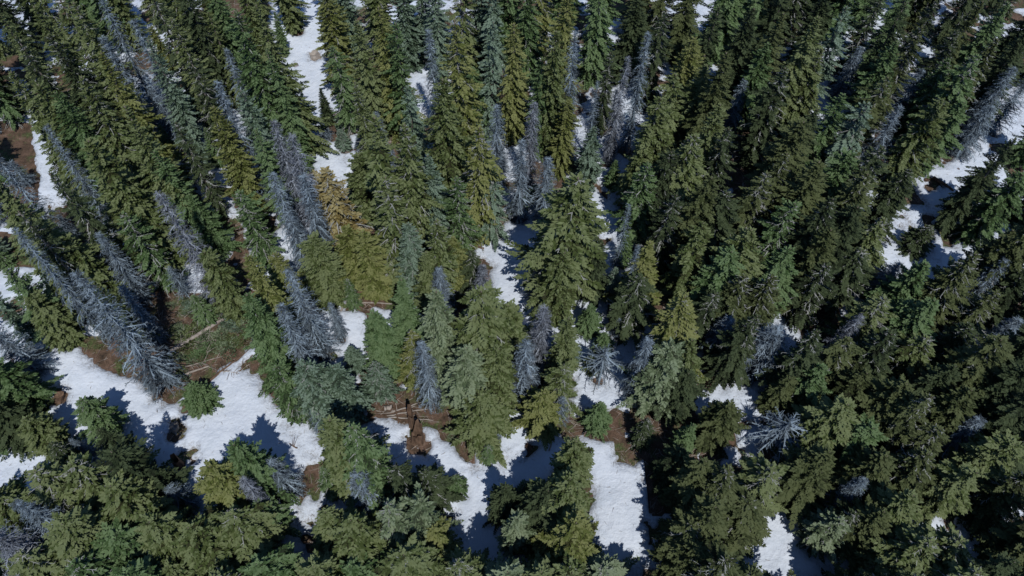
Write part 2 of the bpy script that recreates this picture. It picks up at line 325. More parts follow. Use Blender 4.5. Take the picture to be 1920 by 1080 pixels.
def dead_branches(seed, low=.12, step=.42, nb=6, dense=1.0, prof=.7, reach=1.0, droop=1.0, thick=1.0, topless=0.0):
    rn = random.Random(seed); mb = MB(); z = PH*low; Z = Vector((0, 0, 1))
    while z < PH*(1-topless)-.2:
        t = (z-PH*low)/(PH*(1-low)); env = min(1, (1-t)**prof*1.1)*(.7+.3*min(1, t*5+.2))*reach
        a0 = rn.uniform(0, 6.28)
        for j in range(nb):
            az = a0+6.283*j/nb+rn.uniform(-.35, .35); L = max(.3, 2.0*env*rn.uniform(.6, 1.15))
            H = Vector((math.cos(az), math.sin(az), 0)); S = Vector((-math.sin(az), math.cos(az), 0))
            el = rn.uniform(-.2, .25)+.3*t; n = max(3, int(L/.3)); p = Vector((0, 0, z)); q = p
            curl = rn.uniform(-.25, .25); tn = rn.random()
            for i in range(n):
                s = (i+1)/n; e = el-droop*1.1*s**1.1*min(1, L/1.2)+(.5*max(0, s-.75)); az2 = az+curl*s
                H2 = Vector((math.cos(az2), math.sin(az2), 0)); d = H2*math.cos(e)+Z*math.sin(e); q = p+d*(L/n)
                w = (.030*(1-s)+.010)*thick*(1+.3*env)
                ribbon(mb, p, q, w, w*.8, rn, tn); ribbon(mb, p, q, w, w*.8, rn, tn)
                m_ = max(1, int(3.2*dense))
                for _ in range(m_):
                    o = p.lerp(q, rn.random()); sg = rn.choice((-1, 1))
                    dd = (d*rn.uniform(.4, .9)+S*sg*rn.uniform(.4, 1)+Z*rn.uniform(-.75, .25)).normalized()
                    l2 = rn.uniform(.2, .55)*(1.15-s*.6)*min(1.1, .5+L*.3); e1 = o+dd*l2
                    ribbon(mb, o, e1, .013*thick+.002, .006, rn, min(1, max(0, tn+rn.uniform(-.5, .4))))
                    if dense > .8 and rn.random() < .6:
                        for _ in range(2):
                            o2 = o.lerp(e1, rn.uniform(.3, .9)); ribbon(mb, o2, o2+(dd+Vector((rn.uniform(-1, 1), rn.uniform(-1, 1), rn.uniform(-1, .3)))).normalized()*rn.uniform(.1, .25), .010, .006, rn, rn.random())
                p = q
        z += step*rn.uniform(.7, 1.3)
    return mb.mesh('bare_branches', M_DEAD)

CROWN = {
 'F': [living_crown(s, .05, .42, 8, d_, .08, .12, pf, .95, .30) for s, d_, pf in ((11, 1.0, .62), (12, 1.3, .5), (13, .8, .7), (14, 1.1, .55), (15, .9, .8), (16, 1.2, .62))],          # broad, dense, lumpy
 'N': [living_crown(s, .05, .40, 7, .8, .08, .10, .50, .9, .28) for s in (21, 22, 23, 24)],           # slender column
 'S': [living_crown(s, .05, .62, 7, 1.15, .04, .26, .72, 1.1, .30) for s in (31, 32, 33)],             # shelves of boughs
 'L': [living_crown(s, .08, .50, 6, 1.2, .22, .15, .62, .95, .38) for s in (41, 42, 43, 44)],          # loose, gappy
 'C': [living_crown(s, .03, .40, 8, .7, .03, .05, .95, 1.0, .14) for s in (51, 52)],               # neat cone
 'Y': [living_crown(s, .02, 1.0, 13, .5, .05, .03, .7, .9, .15) for s in (101, 102)],            # young
}
TRUNKS = [trunk_mesh(s) for s in (1, 2, 3)]
DEAD = {
 'D': [dead_branches(s, .05, .50, 6, 1.0, .62, r_, dr, 1.5) for s, r_, dr in ((61, 1.0, 1.1), (62, 1.1, 1.4), (63, .95, .8), (64, 1.15, 1.2), (65, 1.0, 1.6))],
 'E': [dead_branches(s, .15, .55, 5, .9, .6, .85, .8, 1.25, .0) for s in (71, 72)],
 'B': [dead_branches(s, .45, .75, 4, .8, .35, 1.3, 1.5, 1.3, .0) for s in (81, 82)],
}
UNDER = [dead_branches(s, .03, .95, 4, .7, .6, 1.12, .9, 1.3) for s in (91, 92)]
FNAME = {'F': 'fir_tree', 'N': 'fir_tree', 'S': 'spruce_tree', 'L': 'spruce_tree', 'C': 'fir_tree'}
rt = random.Random(77)
TREES = []   # base x, y, height, width
def plant(px, py, h, w, kind, col, label, group=None, cat=None, bare=None, lean=.02):
    gx, gy = at(px, py, h); gz = float(ground_z(gx, gy)); TREES.append((gx, gy, h, w, label))
    dead = kind in DEAD; sap = h < 6
    root = empty('dead_tree' if dead else ('sapling' if sap else FNAME[kind]), (gx, gy, gz), rt.uniform(0, 6.28))
    tag(root, label, cat or ('dead tree' if dead else ('sapling' if sap else 'conifer')), group)
    root.rotation_euler.x = rt.uniform(-lean, lean); root.rotation_euler.y = rt.uniform(-lean, lean)
    sc = (w/4.0, w/4.0, h/PH)
    t = link('trunk', rt.choice(TRUNKS), root, (M_PURP if col == 'pu' else M_DEAD) if dead else None); q = max(.5, h/PH)*(.62 if dead else 1); t.scale = (q, q, h/PH)
    if dead: sc = (w*1.28/4, w*1.28/4, h/PH)
    elif h >= 7.2:
        q2 = w*(1.22 if px < 1200 else 1.1)/4; sc = (q2, q2*rt.uniform(.88, 1.12), h/PH)
    if dead:
        c = link('bare_branches', rt.choice(DEAD[kind]), root, M_PURP if col == 'pu' else M_DEAD); c.scale = sc
    else:
        c = link('crown', rt.choice(CROWN['Y' if h < 7.2 else kind]), root, FOL[col]); c.scale = sc
        if bare if bare is not None else rt.random() < (.6 if kind == 'L' else .35):
            u = link('bare_branches', rt.choice(UNDER), root, M_BARE); u.scale = sc
    return root

# ------------------------------------------------------------------ the trees one can tell apart: tip in the photograph, height, width, kind, colour, label
T = []
def tr(*a): T.append(a)
#TREES_BEGIN
# ---- upper left, left of the snow strip
tr(-12,15,21,4.4,'F','ol','olive conifer at the left edge just under the top left corner')
tr(58,5,22,5,'F','ol','wide olive conifer, second from the left along the top edge')
tr(128,0,23,5.2,'F','ol','tall olive green conifer, third from the left along the top edge')
tr(172,-30,22,4,'D','gy','grey dead tree crossing the top edge between two olive conifers at upper left')
tr(193,62,19,4.6,'D','gy','grey dead tree with pale fanned twigs at its tip, upper left')
tr(240,30,23,4.6,'D','gy','dark tangled dead tree behind the fanned grey dead tree, upper left')
tr(178,95,23,4.6,'F','yg','yellowish olive conifer leaning along the left side of the fanned grey dead tree')
tr(272,72,21,3.6,'N','bg','slim blue green conifer right of the fanned grey dead tree')
tr(283,50,8,2.2,'N','yg','short yellow olive treetop above the slim blue green conifer, top edge left')
tr(322,25,19,4,'N','ol','olive conifer at the top edge left of the small snow scrap')
tr(356,105,18,4,'L','dk','dark sparse conifer just below the small snow scrap near the top edge')
tr(390,20,16,3.6,'L','ol','olive treetop at the top edge right above the small snow scrap')
tr(423,85,17,3.4,'D','gy','thin grey dead tree between the small snow scrap and the wide green conifer')
tr(397,148,21,4.2,'D','gy','blue grey dead tree running down to the snow pocket in the upper left')
tr(396,195,19,3.8,'N','yg','yellow olive column beside the snow pocket in the upper left')
tr(440,20,24,5,'F','gr','wide green conifer, left of two, at the top edge left of the snow strip')
tr(486,0,24,5,'F','ol','wide olive conifer, right of two, at the top edge left of the snow strip')
tr(503,88,20,3.4,'F','gr','green conifer whose right side borders the long snow strip at the top')
tr(512,20,8,2,'N','gr','low green treetop at the top edge touching the left rim of the snow strip')
tr(455,165,18,3.6,'N','bg','blue green column left of the small snow pocket beside the purplish dead trees')
tr(507,225,18,4.2,'D','pu','purplish grey dead tree just below the small snow pocket, upper left')
tr(478,240,17,3.6,'L','gr','loose green conifer left of the purplish dead trees')
tr(540,255,20,4.8,'D','pu','purplish dead tree touching the left rim of the square snow patch')
tr(508,320,18,4.6,'D','gy','grey dead tree, lower left one of the dead cluster left of the rust tinged conifer')
tr(563,330,18,4.6,'D','gy','grey dead tree directly left of the rust tinged conifer')
tr(540,395,13,4,'D','gy','low pale dead tree at the foot of the dead cluster, left of centre')
tr(230,200,23,5.2,'F','ol','olive conifer with clumpy boughs above the big round olive conifer, left')
tr(165,262,21,6.6,'F','ol','very broad olive conifer, the biggest crown at left of the picture')
tr(205,330,16,6,'F','ol','olive crown bulging at the right side of the biggest olive crown')
tr(292,280,17,4.4,'S','gr','green layered conifer standing right of the biggest olive crown')
tr(350,362,11,3.8,'F','gr','bright green conifer running diagonally beside the pale pinkish dead tree')
tr(306,366,20,4.8,'D','pu','dead tree with pale pinkish tip standing over the dark gap, left of centre')
tr(330,225,17,3.2,'L','dk','dark thin conifer over the brown strip at upper left')
tr(8,130,20,4.6,'F','ol','olive conifer at the left edge above the small snow scrap there')
tr(60,150,21,5.2,'F','ol','olive conifer with a bushy head right of the small snow scrap at the left edge')
tr(100,165,21,4.6,'F','gr','green conifer between the bushy olive one and the dead bluish one, upper left')
tr(140,140,22,5,'F','ol','tall olive conifer above the biggest olive crown')
tr(78,232,19,3.4,'D','gy','bluish dead tree standing over the narrow snow patch at far left')
tr(96,320,20,4.6,'L','dk','dark conifer with snow glinting through it, right of the narrow snow patch at far left')
tr(-14,290,17,4,'D','gy','sparse dead tree at the left edge over the dark hollow')
tr(-10,345,21,6.2,'F','ol','broad olive conifer cut by the left edge at mid height')
tr(40,400,20,4,'L','dk','dark thin conifer right of the broad olive one cut by the left edge')
tr(24,430,21,3.6,'D','gy','long blue grey dead tree slanting from the reddish bare patch at left')
tr(112,448,14,4.6,'F','ol','short olive conifer between the long slanting dead trees at left')
tr(143,520,22,5.2,'D','gy','large grey dead tree slanting to the brown bank above the big snow patch')
tr(186,445,13,3.8,'D','gy','small grey dead tree above the dark gap at left')
tr(222,540,12,3.4,'D','gy','dark grey dead tree right of the large slanting one')
tr(18,508,13,4.6,'L','gr','green conifer standing on the snow at left, right above the brown wells')
tr(55,560,10,4,'F','ol','small olive conifer on the snow beside the twiggy brown well at left')
tr(-10,560,9,3.2,'L','bg','small blue green conifer on the snow at the left edge')
tr(-25,610,11,4.6,'D','gy','low grey dead tree over snow at the left edge')
tr(20,400,10,3,'F','ol','little olive tree beside the reddish bare patch at left edge')
tr(320,505,6,3,'E','gy','bare pale twiggy tree at the foot of the biggest olive crown')
# ---- the clearing, lower left
tr(466,478,19,4,'F','yg','yellow olive conifer rising above the narrow green one right of the log clearing')
tr(462,555,18,4,'F','gr','narrow green conifer along the right side of the log clearing')
tr(512,478,11,3.6,'F','yg','small bright olive conifer over the dark gap left of the rust tinged conifer')
tr(543,505,18,4.4,'D','gy','grey dead tree left of the thin middle left snow streak')
tr(524,575,16,4.2,'D','gy','grey dead tree right of the narrow green conifer')
tr(617,566,8,2.2,'D','gy','thin dead tree between two snow streaks in the middle left')
tr(358,724,4.6,4.6,'F','gr','round green sapling on the snow below the log clearing',None,'sapling')
tr(520,690,11,4,'F','gr','green conifer at the right rim of the big snow patch')
tr(572,682,12,5,'F','bg','blue green bushy conifer right of the big snow patch')
tr(622,688,11,4.4,'F','bg','second blue green bushy conifer, right beside the other above the dark gap')
tr(655,650,5,3,'L','bg','small pale blue green conifer above the bushy pair')
# ---- lower left
tr(150,752,8,3.4,'F','gr','green conifer whose tip points onto the big sunlit snow patch')
tr(40,785,8,3.8,'F','ol','olive conifer right of the dark corner at the lower left edge')
tr(92,832,7,3.8,'F','dk','dark conifer left of the one pointing onto the big snow patch')
tr(-25,760,8,5,'F','dk','dark conifer at the lower left edge')
tr(60,878,12,6,'F','ol','broad olive conifer, leftmost of the big crowns along the lower left')
tr(132,868,12,6.2,'L','ol','broad olive conifer with pale twigs showing, in the middle of the lower left crowns')
tr(215,845,14,5.6,'L','dk','dark olive conifer beside the blue shadow on the big snow patch')
tr(205,915,12,6.4,'F','ol','broad olive conifer at the bottom left, below the snow shadow')
tr(120,985,12,6,'F','ol','broad olive treetop at the bottom edge, lower left')
tr(30,945,13,4.2,'D','gy','bluish grey dead tree near the bottom left corner')
tr(-20,1000,13,6,'D','pu','grey twiggy dead tree at the very bottom left corner')
tr(280,975,12,5.6,'F','ol','olive treetop at the bottom edge below the small dead bush')
tr(355,985,12,5.6,'F','ol','olive treetop at the bottom edge left of the narrow snow lane')
tr(322,918,6,4,'E','gy','small pale dead bush at the foot of the snow patch, lower left')
tr(394,872,13,5.2,'F','yg','yellow olive conifer at the lower rim of the big snow patch')
tr(438,840,13.5,4.4,'F','gr','green pointed conifer at the lower rim of the big snow patch')
tr(508,870,8,4,'D','gy','pale grey dead tree left of the narrow snow lane, lower left')
tr(458,905,12,3.4,'D','pu','leaning grey dead tree between the olive crowns left of the narrow snow lane')
tr(485,945,8,3.2,'F','gr','green treetop by the bottom edge left of the narrow snow lane')
tr(430,965,11,5.4,'F','ol','olive treetop low at the bottom, left of the grey leaning dead tree')
# ---- bottom centre
tr(612,793,16,5.6,'F','ol','large olive green conifer right of the narrow snow lane at the bottom')
tr(664,802,16,5.2,'F','gr','green conifer at the right side of the large olive one, bottom centre left')
tr(668,888,11,4.6,'D','gy','pale dead tree below the green conifer, bottom centre left')
tr(612,955,10,5,'F','ol','broad olive treetop at the bottom edge right of the narrow snow lane')
tr(655,975,12,6,'F','ol','broad olive treetop at the bottom edge under the pale dead tree')
tr(727,948,13,4.6,'L','pg','pale green feathery conifer, left of two near the bottom centre')
tr(783,938,13,4.6,'L','pg','pale green feathery conifer, right of two near the bottom centre')
tr(812,992,9,3.4,'L','yg','yellow olive treetop at the bottom edge right of the feathery pair')
tr(853,893,3.5,2.6,'F','gr','small green conifer on the left rim of the white snow ribbon')
tr(800,885,8,4,'F','dk','dark conifer in shade left of the white snow ribbon')
tr(740,880,10,4,'L','dk','dark shaded conifer below the blue snow shadow, bottom centre')
tr(968,978,9,3.4,'F','pg','pale green pointed treetop at the bottom edge in the centre')
tr(948,912,8,3.4,'F','dk','dark small tree in the shade right of the white snow ribbon')
tr(1030,922,11,5.2,'F','dk','dark small tree in the deep shade below the shaded snow')
tr(985,905,4,2.2,'F','gr','little green tree lit at the edge of deep shade, bottom centre')
tr(1078,985,14,5.6,'F','yg','yellow olive conifer at the bottom edge left of the wide snow lane')
tr(1086,828,13,4.6,'F','ol','olive conifer along the left rim of the wide snow lane')
tr(1065,895,14,5,'F','ol','olive conifer half way down the left rim of the wide snow lane')
# ---- centre
tr(604,318,15,7.2,'S','rs','rust tinged yellowish brown conifer left of centre')
tr(648,425,11,4.8,'S','yg','yellow green conifer directly below the rust tinged one')
tr(698,208,23,6.4,'S','ol','tall olive conifer with layered boughs right of the rust tinged one')
tr(752,228,22,5,'F','ol','olive conifer at the right shoulder of the tall layered one')
tr(720,330,19,6,'S','ol','layered olive conifer under the tall layered one, left of the dark slot')
tr(680,430,13,5,'S','yg','yellow green crown above the bare fallen poles, left of the dark slot')
tr(668,150,19,4,'F','ol','olive conifer right of the root stump on the snow strip')
tr(600,160,6.5,2.4,'N','dk','slim dark young conifer standing alone in the snow strip',None,'conifer')
tr(672,25,20,4.4,'F','ol','olive conifer at the top edge right of the snow strip')
tr(712,0,21,5,'F','yg','yellow olive conifer at the top edge, second right of the snow strip')
tr(735,30,20,4.6,'L','gr','green loose conifer at the top edge left of the upper centre snow patch')
tr(762,150,18,4.4,'L','bg','grey green conifer below the upper centre snow patch')
tr(705,205,8,3,'E','gy','small grey dead tree by the snow scrap at upper centre left')
tr(805,40,19,3.8,'D','gy','grey dead tree right of the upper centre snow patch')
tr(858,20,24,5.2,'S','yg','tall yellow olive conifer with stacked scalloped boughs, top centre')
tr(828,135,23,5.6,'F','ol','olive conifer with dense crown left of the scalloped one, top centre')
tr(893,225,20,5.4,'S','yg','yellow olive conifer below the scalloped one')
tr(920,35,20,4.4,'L','bg','grey green sparse conifer right of the scalloped one at the top')
tr(966,35,20,4.2,'N','yg','brownish olive column at the top right of centre')
tr(930,185,15,4,'D','gy','grey dead tree with a pale stem line below the sparse conifer, top centre')
tr(1000,180,16,4,'D','pu','grey dead tree under the pointed green pair, top centre right')
tr(978,255,15,4,'D','gy','grey dead tree left lower of the trio above the dark hollow, top centre right')
tr(1025,290,12,4.2,'D','gy','grey dead tree at the left side of the big dense olive conifer')
tr(1017,98,17,3,'N','gr','slim pointed green conifer, left of a pair, upper centre right')
tr(1045,50,21,4,'N','ol','olive conifer behind the slim pointed green one, upper centre right')
tr(1063,180,13,3,'N','yg','slim olive conifer right of the dead trees, upper centre right')
tr(1082,45,20,3.6,'D','gy','tall grey dead tree at the top right of centre')
tr(1120,150,14,3,'E','gy','sparse grey dead tree standing over the snow right of the tall dead one')
tr(805,285,17,4.6,'F','bg','blue green conifer above the pair of small olive conifers, centre')
tr(860,330,15,4.4,'L','gr','loose green conifer above the reddish bare patch, centre')
tr(925,312,13,3.6,'L','bg','pale thin conifer standing over snow left of the dark hollow')
tr(818,408,16,4.2,'F','ol','olive conifer right of the long dark slot, centre')
tr(800,470,12,3.4,'F','ol','small olive conifer, lower one beside the long dark slot, centre')
tr(850,445,11,3.4,'F','yg','small yellow olive conifer left of the reddish bare patch')
tr(885,470,9,3.4,'L','dk','small dark conifer on the left rim of the centre snow patch')
tr(822,500,11,3.6,'D','gy','grey dead tree below the small olive conifers, centre')
tr(905,500,9,3.4,'D','pu','purplish small dead tree at the left rim of the centre snow patch')
tr(1078,325,22,7.6,'F','ol','huge dense olive conifer right of the centre snow patch')
tr(1040,400,14,5.4,'F','ol','olive bulge at the left shoulder of the huge dense conifer')
tr(750,525,16,4.2,'C','gr','pointed green conifer between the two dark slots, centre')
tr(768,620,12,3.8,'F','yg','yellow olive conifer under the pointed green one')
tr(694,590,14,3.8,'N','gr','slim green conifer left of the left dark slot')
tr(700,680,8,3.2,'F','bg','small blue green conifer above the sticks and fallen poles')
tr(822,548,18,5.2,'F','pg','pale grey green conifer, left of the big pair below centre')
tr(895,548,18,6.6,'F','ol','broad olive conifer, right of the big pair below centre')
tr(790,640,14,3.8,'D','gy','grey dead tree between the yellow olive conifer and the pale grey green one')
tr(870,655,14,5.4,'F','pg','pale grey green conifer beneath the big pair')
tr(935,655,13,4.6,'F','ol','olive conifer beneath the right one of the big pair')
tr(905,740,9,6,'F','ol','wide olive conifer just above the small sunlit snow triangle, bottom centre')
tr(1022,578,13,4.2,'D','pu','purplish grey dead tree directly below the huge dense conifer')
tr(985,640,13,4.4,'D','gy','pale grey dead tree left of the purplish one below the huge conifer')
tr(1068,600,14,3,'N','ol','slim olive conifer right of the purplish dead tree below centre')
tr(1108,575,6,3.6,'F','gr','bushy green young conifer on the snow right of centre')
tr(1136,625,5,3,'F','gr','round green young conifer at the edge of shade right of centre')
tr(1120,655,5,2.6,'F','ol','small brownish young conifer on the snow right of centre')
tr(1060,690,10,4.4,'L','ol','olive loose conifer above the fallen stick, right of bottom centre')
tr(1020,735,9,4,'F','yg','yellow olive conifer below the grey dead trees, right of bottom centre')
tr(1128,755,6,3.6,'F','gr','dark green small conifer above the head of the wide snow lane')
tr(1218,632,13,4,'D','gy','leaning grey dead tree against deep shade, right of centre')
tr(1135,660,7,5,'B','dk','bare crooked dead tree spreading on the snow right of centre')
# ---- right of centre
tr(1222,55,20,3.8,'D','gy','tall grey dead tree with a clear stem at the top right of centre')
tr(1178,95,19,3.6,'D','pu','long thin grey dead tree left of the tall clear stemmed one')
tr(1150,95,14,3.4,'L','dk','dark thin conifer right of the snow lane near the top, right of centre')
tr(1182,385,14,2.6,'E','gy','thin pale dead spar beside the little snow patch right of centre')
tr(1201,462,13,2.4,'E','gy','thin pale dead spar left of the pointed yellow green conifer')
tr(1130,455,11,4.4,'L','dk','dark conifer in front of the shaded hollow right of the huge olive conifer')
tr(1180,430,7,2.6,'F','gr','small green conifer between the two thin dead spars')
tr(1222,455,13,5.2,'C','yg','pointed yellow green conifer against deep shade, right of centre')
tr(1222,228,14,5,'S','ol','olive conifer with shelf like boughs right of the little square snow patch')
tr(1218,300,14,5,'S','gr','green conifer with shelf like boughs under the olive one, right of centre')
tr(1272,130,16.4,6.3,'L','ol','olive conifer with open boughs right of the tall clear stemmed dead tree')
tr(1298,70,16.4,4.9,'N','yg','yellow olive column at the top, right of the dead trees')
tr(1312,195,7,4.4,'B','gy','small snag with pale curved limbs among olive crowns, upper right of centre')
tr(1302,245,16.4,6,'F','ol','olive conifer under the snag with pale curved limbs')
tr(1367,100,18.9,5.4,'F','do','long olive column left of the big dark hollow, upper right')
tr(1352,190,17.2,5.4,'F','ol','brownish olive column below the long one left of the big dark hollow')
tr(1332,330,16.4,5.8,'F','do','olive conifer left of the big dark hollow, lower one')
tr(1398,150,9.8,3.4,'D','gy','bluish dead twiggy tree above the big dark hollow')
tr(1320,420,14.8,5.8,'L','ol','brownish olive conifer in the column below the big dark hollow')
tr(1408,425,15.6,6.5,'F','ol','yellow olive conifer, broad, below the big dark hollow')
tr(1400,520,12.3,5.8,'F','do','olive crown at the foot of the broad yellow olive one, above the bluish dead tangle')
tr(1368,600,8,5,'D','gy','low pale dead tangle below the olive crowns, right')
tr(1290,560,13.9,5.6,'F','yg','yellow olive conifer left of the small snow gleam, right of centre')
tr(1262,650,12.3,6.3,'F','pg','grey green conifer left of the reddish snow patch')
tr(1300,640,11.5,4.5,'F','ol','olive conifer directly above the reddish snow patch')
tr(1455,620,9,7.4,'D','gy','wide bluish dead tangle in shade with a pale stem, right')
tr(1480,790,8,6,'B','gy','bare dead tree with long radiating limbs, lower right')
tr(1318,210,8.2,3.4,'N','bg','small blue green tip among the olive columns, upper right of centre')
tr(1250,20,16.4,4.9,'L','dk','dark conifer at the top edge right of the clear stemmed dead tree')
tr(1345,15,16.4,4.5,'L','dk','dark green conifer at the top edge above the long olive column')
tr(1410,20,17.2,5.2,'F','dk','dark conifer at the top edge right of the long olive column')
tr(1465,30,18,5.6,'F','do','olive conifer at the top edge above the layered dark boughs, right')
tr(1475,130,16.4,6,'S','dk','dark conifer with layered boughs right of the big dark hollow')
tr(1528,40,18,6,'F','ol','brownish olive conifer tall at the top edge, right')
tr(1590,20,17.2,5.2,'L','bg','blue green conifer at the top edge left of the snow glimpse')
tr(1700,10,17.2,5.2,'L','dk','dark conifer at the top edge right of the snow glimpse')
tr(1500,235,17.2,6.7,'F','do','olive broad conifer at the right rim of the big dark hollow')
tr(1440,330,14.8,5.8,'L','do','olive conifer on the lower right rim of the big dark hollow')
tr(1540,310,16.4,7.2,'F','do','broad brownish olive conifer right of the big dark hollow')
tr(1490,380,13.9,5.6,'L','gr','green conifer in the thick of the right hand stand')
tr(1480,470,12.3,5.2,'N','gr','green column above the dappled snow, right')
tr(1560,430,14.8,6,'F','do','olive conifer left of the twin snow glimpses, right')
tr(1630,330,15.6,6,'F','do','olive conifer left of the log on the snow, right')
tr(1655,410,11.5,5.6,'F','ol','yellow olive conifer beside the twin snow glimpses, right')
tr(1625,195,14.8,5.6,'L','bg','blue green conifer with snow gleaming through, upper right')
tr(1668,150,14.8,5.6,'L','do','olive conifer with feathered boughs right of the snow glimpse, upper right')
tr(1580,180,14.8,5.6,'L','gr','green conifer left of the gleaming blue green one, upper right')
tr(1720,262,8,5,'B','gy','bare forked dead snag among olive boughs, upper right')
tr(1765,190,15.6,5.2,'N','ol','slim yellow olive conifer left of the brown hollow, upper right')
tr(1860,200,9,5.6,'D','gy','dark dead tree spread over the brown hollow, upper right')
tr(1868,70,16.4,6,'F','do','olive conifer at the top near the upper right corner')
tr(1930,60,16.4,5.6,'F','dk','dark conifer in the upper right corner')
tr(1800,60,15.6,5.2,'L','dk','dark conifer left of the olive one near the upper right corner')
tr(1868,305,9,4,'F','do','olive conifer between the two snow patches at right')
tr(1745,425,5,4.6,'L','dk','dark conifer sprawling below the log on the snow, right')
tr(1900,430,13.1,5.6,'L','do','olive conifer at the right edge below the small snow patch')
tr(1660,560,11.5,5.6,'L','ol','yellow green conifer pointing up below the blue snow shadow, right')
tr(1618,590,10.7,3.4,'D','pu','thin grey dead tree slanting over dappled snow, right')
tr(1590,640,10.7,5.6,'L','do','olive conifer below the slanting grey dead tree, right')
tr(1738,635,9.8,6,'L','ol','yellow olive conifer at the left rim of the deep shade, lower right')
tr(1700,720,11.5,6.3,'F','do','olive conifer under the one at the rim of deep shade, lower right')
tr(1880,640,13.9,6.3,'F','do','olive conifer at the right edge beside deep shade')
tr(1820,730,11.5,6,'F','do','olive conifer low in the right hand part beside the slim snow sliver')
tr(1840,790,9,4.5,'D','gy','dark grey dead tree among olive crowns, lower right')
tr(1735,852,10.7,6.4,'F','do','round topped olive conifer above the white snow patch at the bottom right')
tr(1660,860,10.7,6.3,'F','do','olive conifer left of the round topped one, bottom right')
tr(1590,760,11.5,6.7,'F','ol','yellow olive conifer right of the bare tree with radiating limbs')
tr(1560,850,11.5,6.5,'F','do','olive conifer in the lower right below the yellow olive one')
tr(1935,890,11,5,'F','do','broad olive conifer near the bottom right corner')
tr(1620,900,9,3.4,'D','gy','small grey dead tree among crowns near the bottom, lower right')
tr(1575,975,8,4.4,'F','pg','clumpy green treetop at the bottom edge, right of the snow corner')
tr(1372,885,14,4.8,'F','do','olive conifer upper left of the snow corner, right of deep shade')
tr(1324,868,13,5.6,'L','do','olive conifer at the rim of deep shade near the bottom')
tr(1340,952,13,5,'F','do','broad olive treetop at the bottom edge left of the snow corner')
tr(1300,985,10,5,'L','do','olive treetop at the bottom edge in deep shade, right of the wide snow lane')
tr(1310,1030,10,5,'F','do','olive treetop cut by the bottom edge left of the snow corner')
tr(1450,880,10.7,5.6,'L','ol','yellow olive boughs above the snow corner at the bottom')
tr(1370,760,9,5.2,'F','do','olive conifer below the reddish snow patch')
tr(1300,800,7,3,'F','gr','lone green treetop in the deep shade, lower right of centre')
tr(1535,885,9,4.6,'L','do','olive boughs right of the yellow olive ones near the bottom')
tr(1600,965,8,4.2,'L','dk','dark treetop at the bottom edge left of the white snow patch, bottom right')
tr(1760,800,10.7,5.6,'L','do','shaded olive conifer left of the dark grey dead tree, lower right')
tr(1640,800,9.8,5.6,'L','gr','green conifer between yellow olive and olive crowns, lower right')
tr(1480,710,8,3.4,'F','do','small olive tree right of the shaded snow, lower right')
tr(190,540,12,3.8,'L','dk','dark sparse conifer beside the dark gap above the large slanting dead tree')
tr(1527,205,15,5.4,'F','dk','dark conifer right of the big dark hollow, upper right')
tr(1960,620,14,6,'F','dk','dark conifer beyond the right edge next to deep shade')
tr(1930,700,13,6,'F','dk','dark conifer at the right edge below deep shade')
tr(1283,845,9,4.6,'L','dk','added dark low conifer casting the deep shade right of the wide snow lane')  # tree added to throw shade on the lit ground beside the lane
tr(1215,790,6,3,'L','dk','small dark conifer at the left rim of the deep shade by the snow lane')
tr(192,805,9,3.2,'L','dk','dark conifer right of the one pointing onto the big snow patch')
#TREES_END
for a in T: plant(*a)

# ------------------------------------------------------------------ the rest of the stand: trees that keep off the open snow and do not shade it
VW = [poly_world(p) for p in LIT]
def inside(x, y, P):
    c = False; n = len(P)
    for i in range(n):
        ax, ay = P[i]; bx, by = P[(i+1) % n]
        if (ay > y) != (by > y) and x < (bx-ax)*(y-ay)/(by-ay)+ax: c = not c
    return c
def hides(gx, gy, h, w):
    for k in range(0, 8):
        t = 1-k/8; ww = w*.5*min(1, (1-t)**.6+.1)
        for s in (-1, 0, 1):
            q = pix(gx+s*ww, gy, h*t)
            if any(inside(q[0], q[1], P) for P in VIS): return True
    return False
def shades(gx, gy, h, w):
    for k in range(0, 11):
        t = 1-k/11; z = h*t; ww = w*.55*min(1, (1-t)**.6+.12); L = z/-SHD.z
        for s in (-1, -.5, 0, .5, 1):
            x, y = gx+SHD.x*L+s*ww, gy+SHD.y*L
            if any(inside(x, y, P) for P in VW): return True
    return False
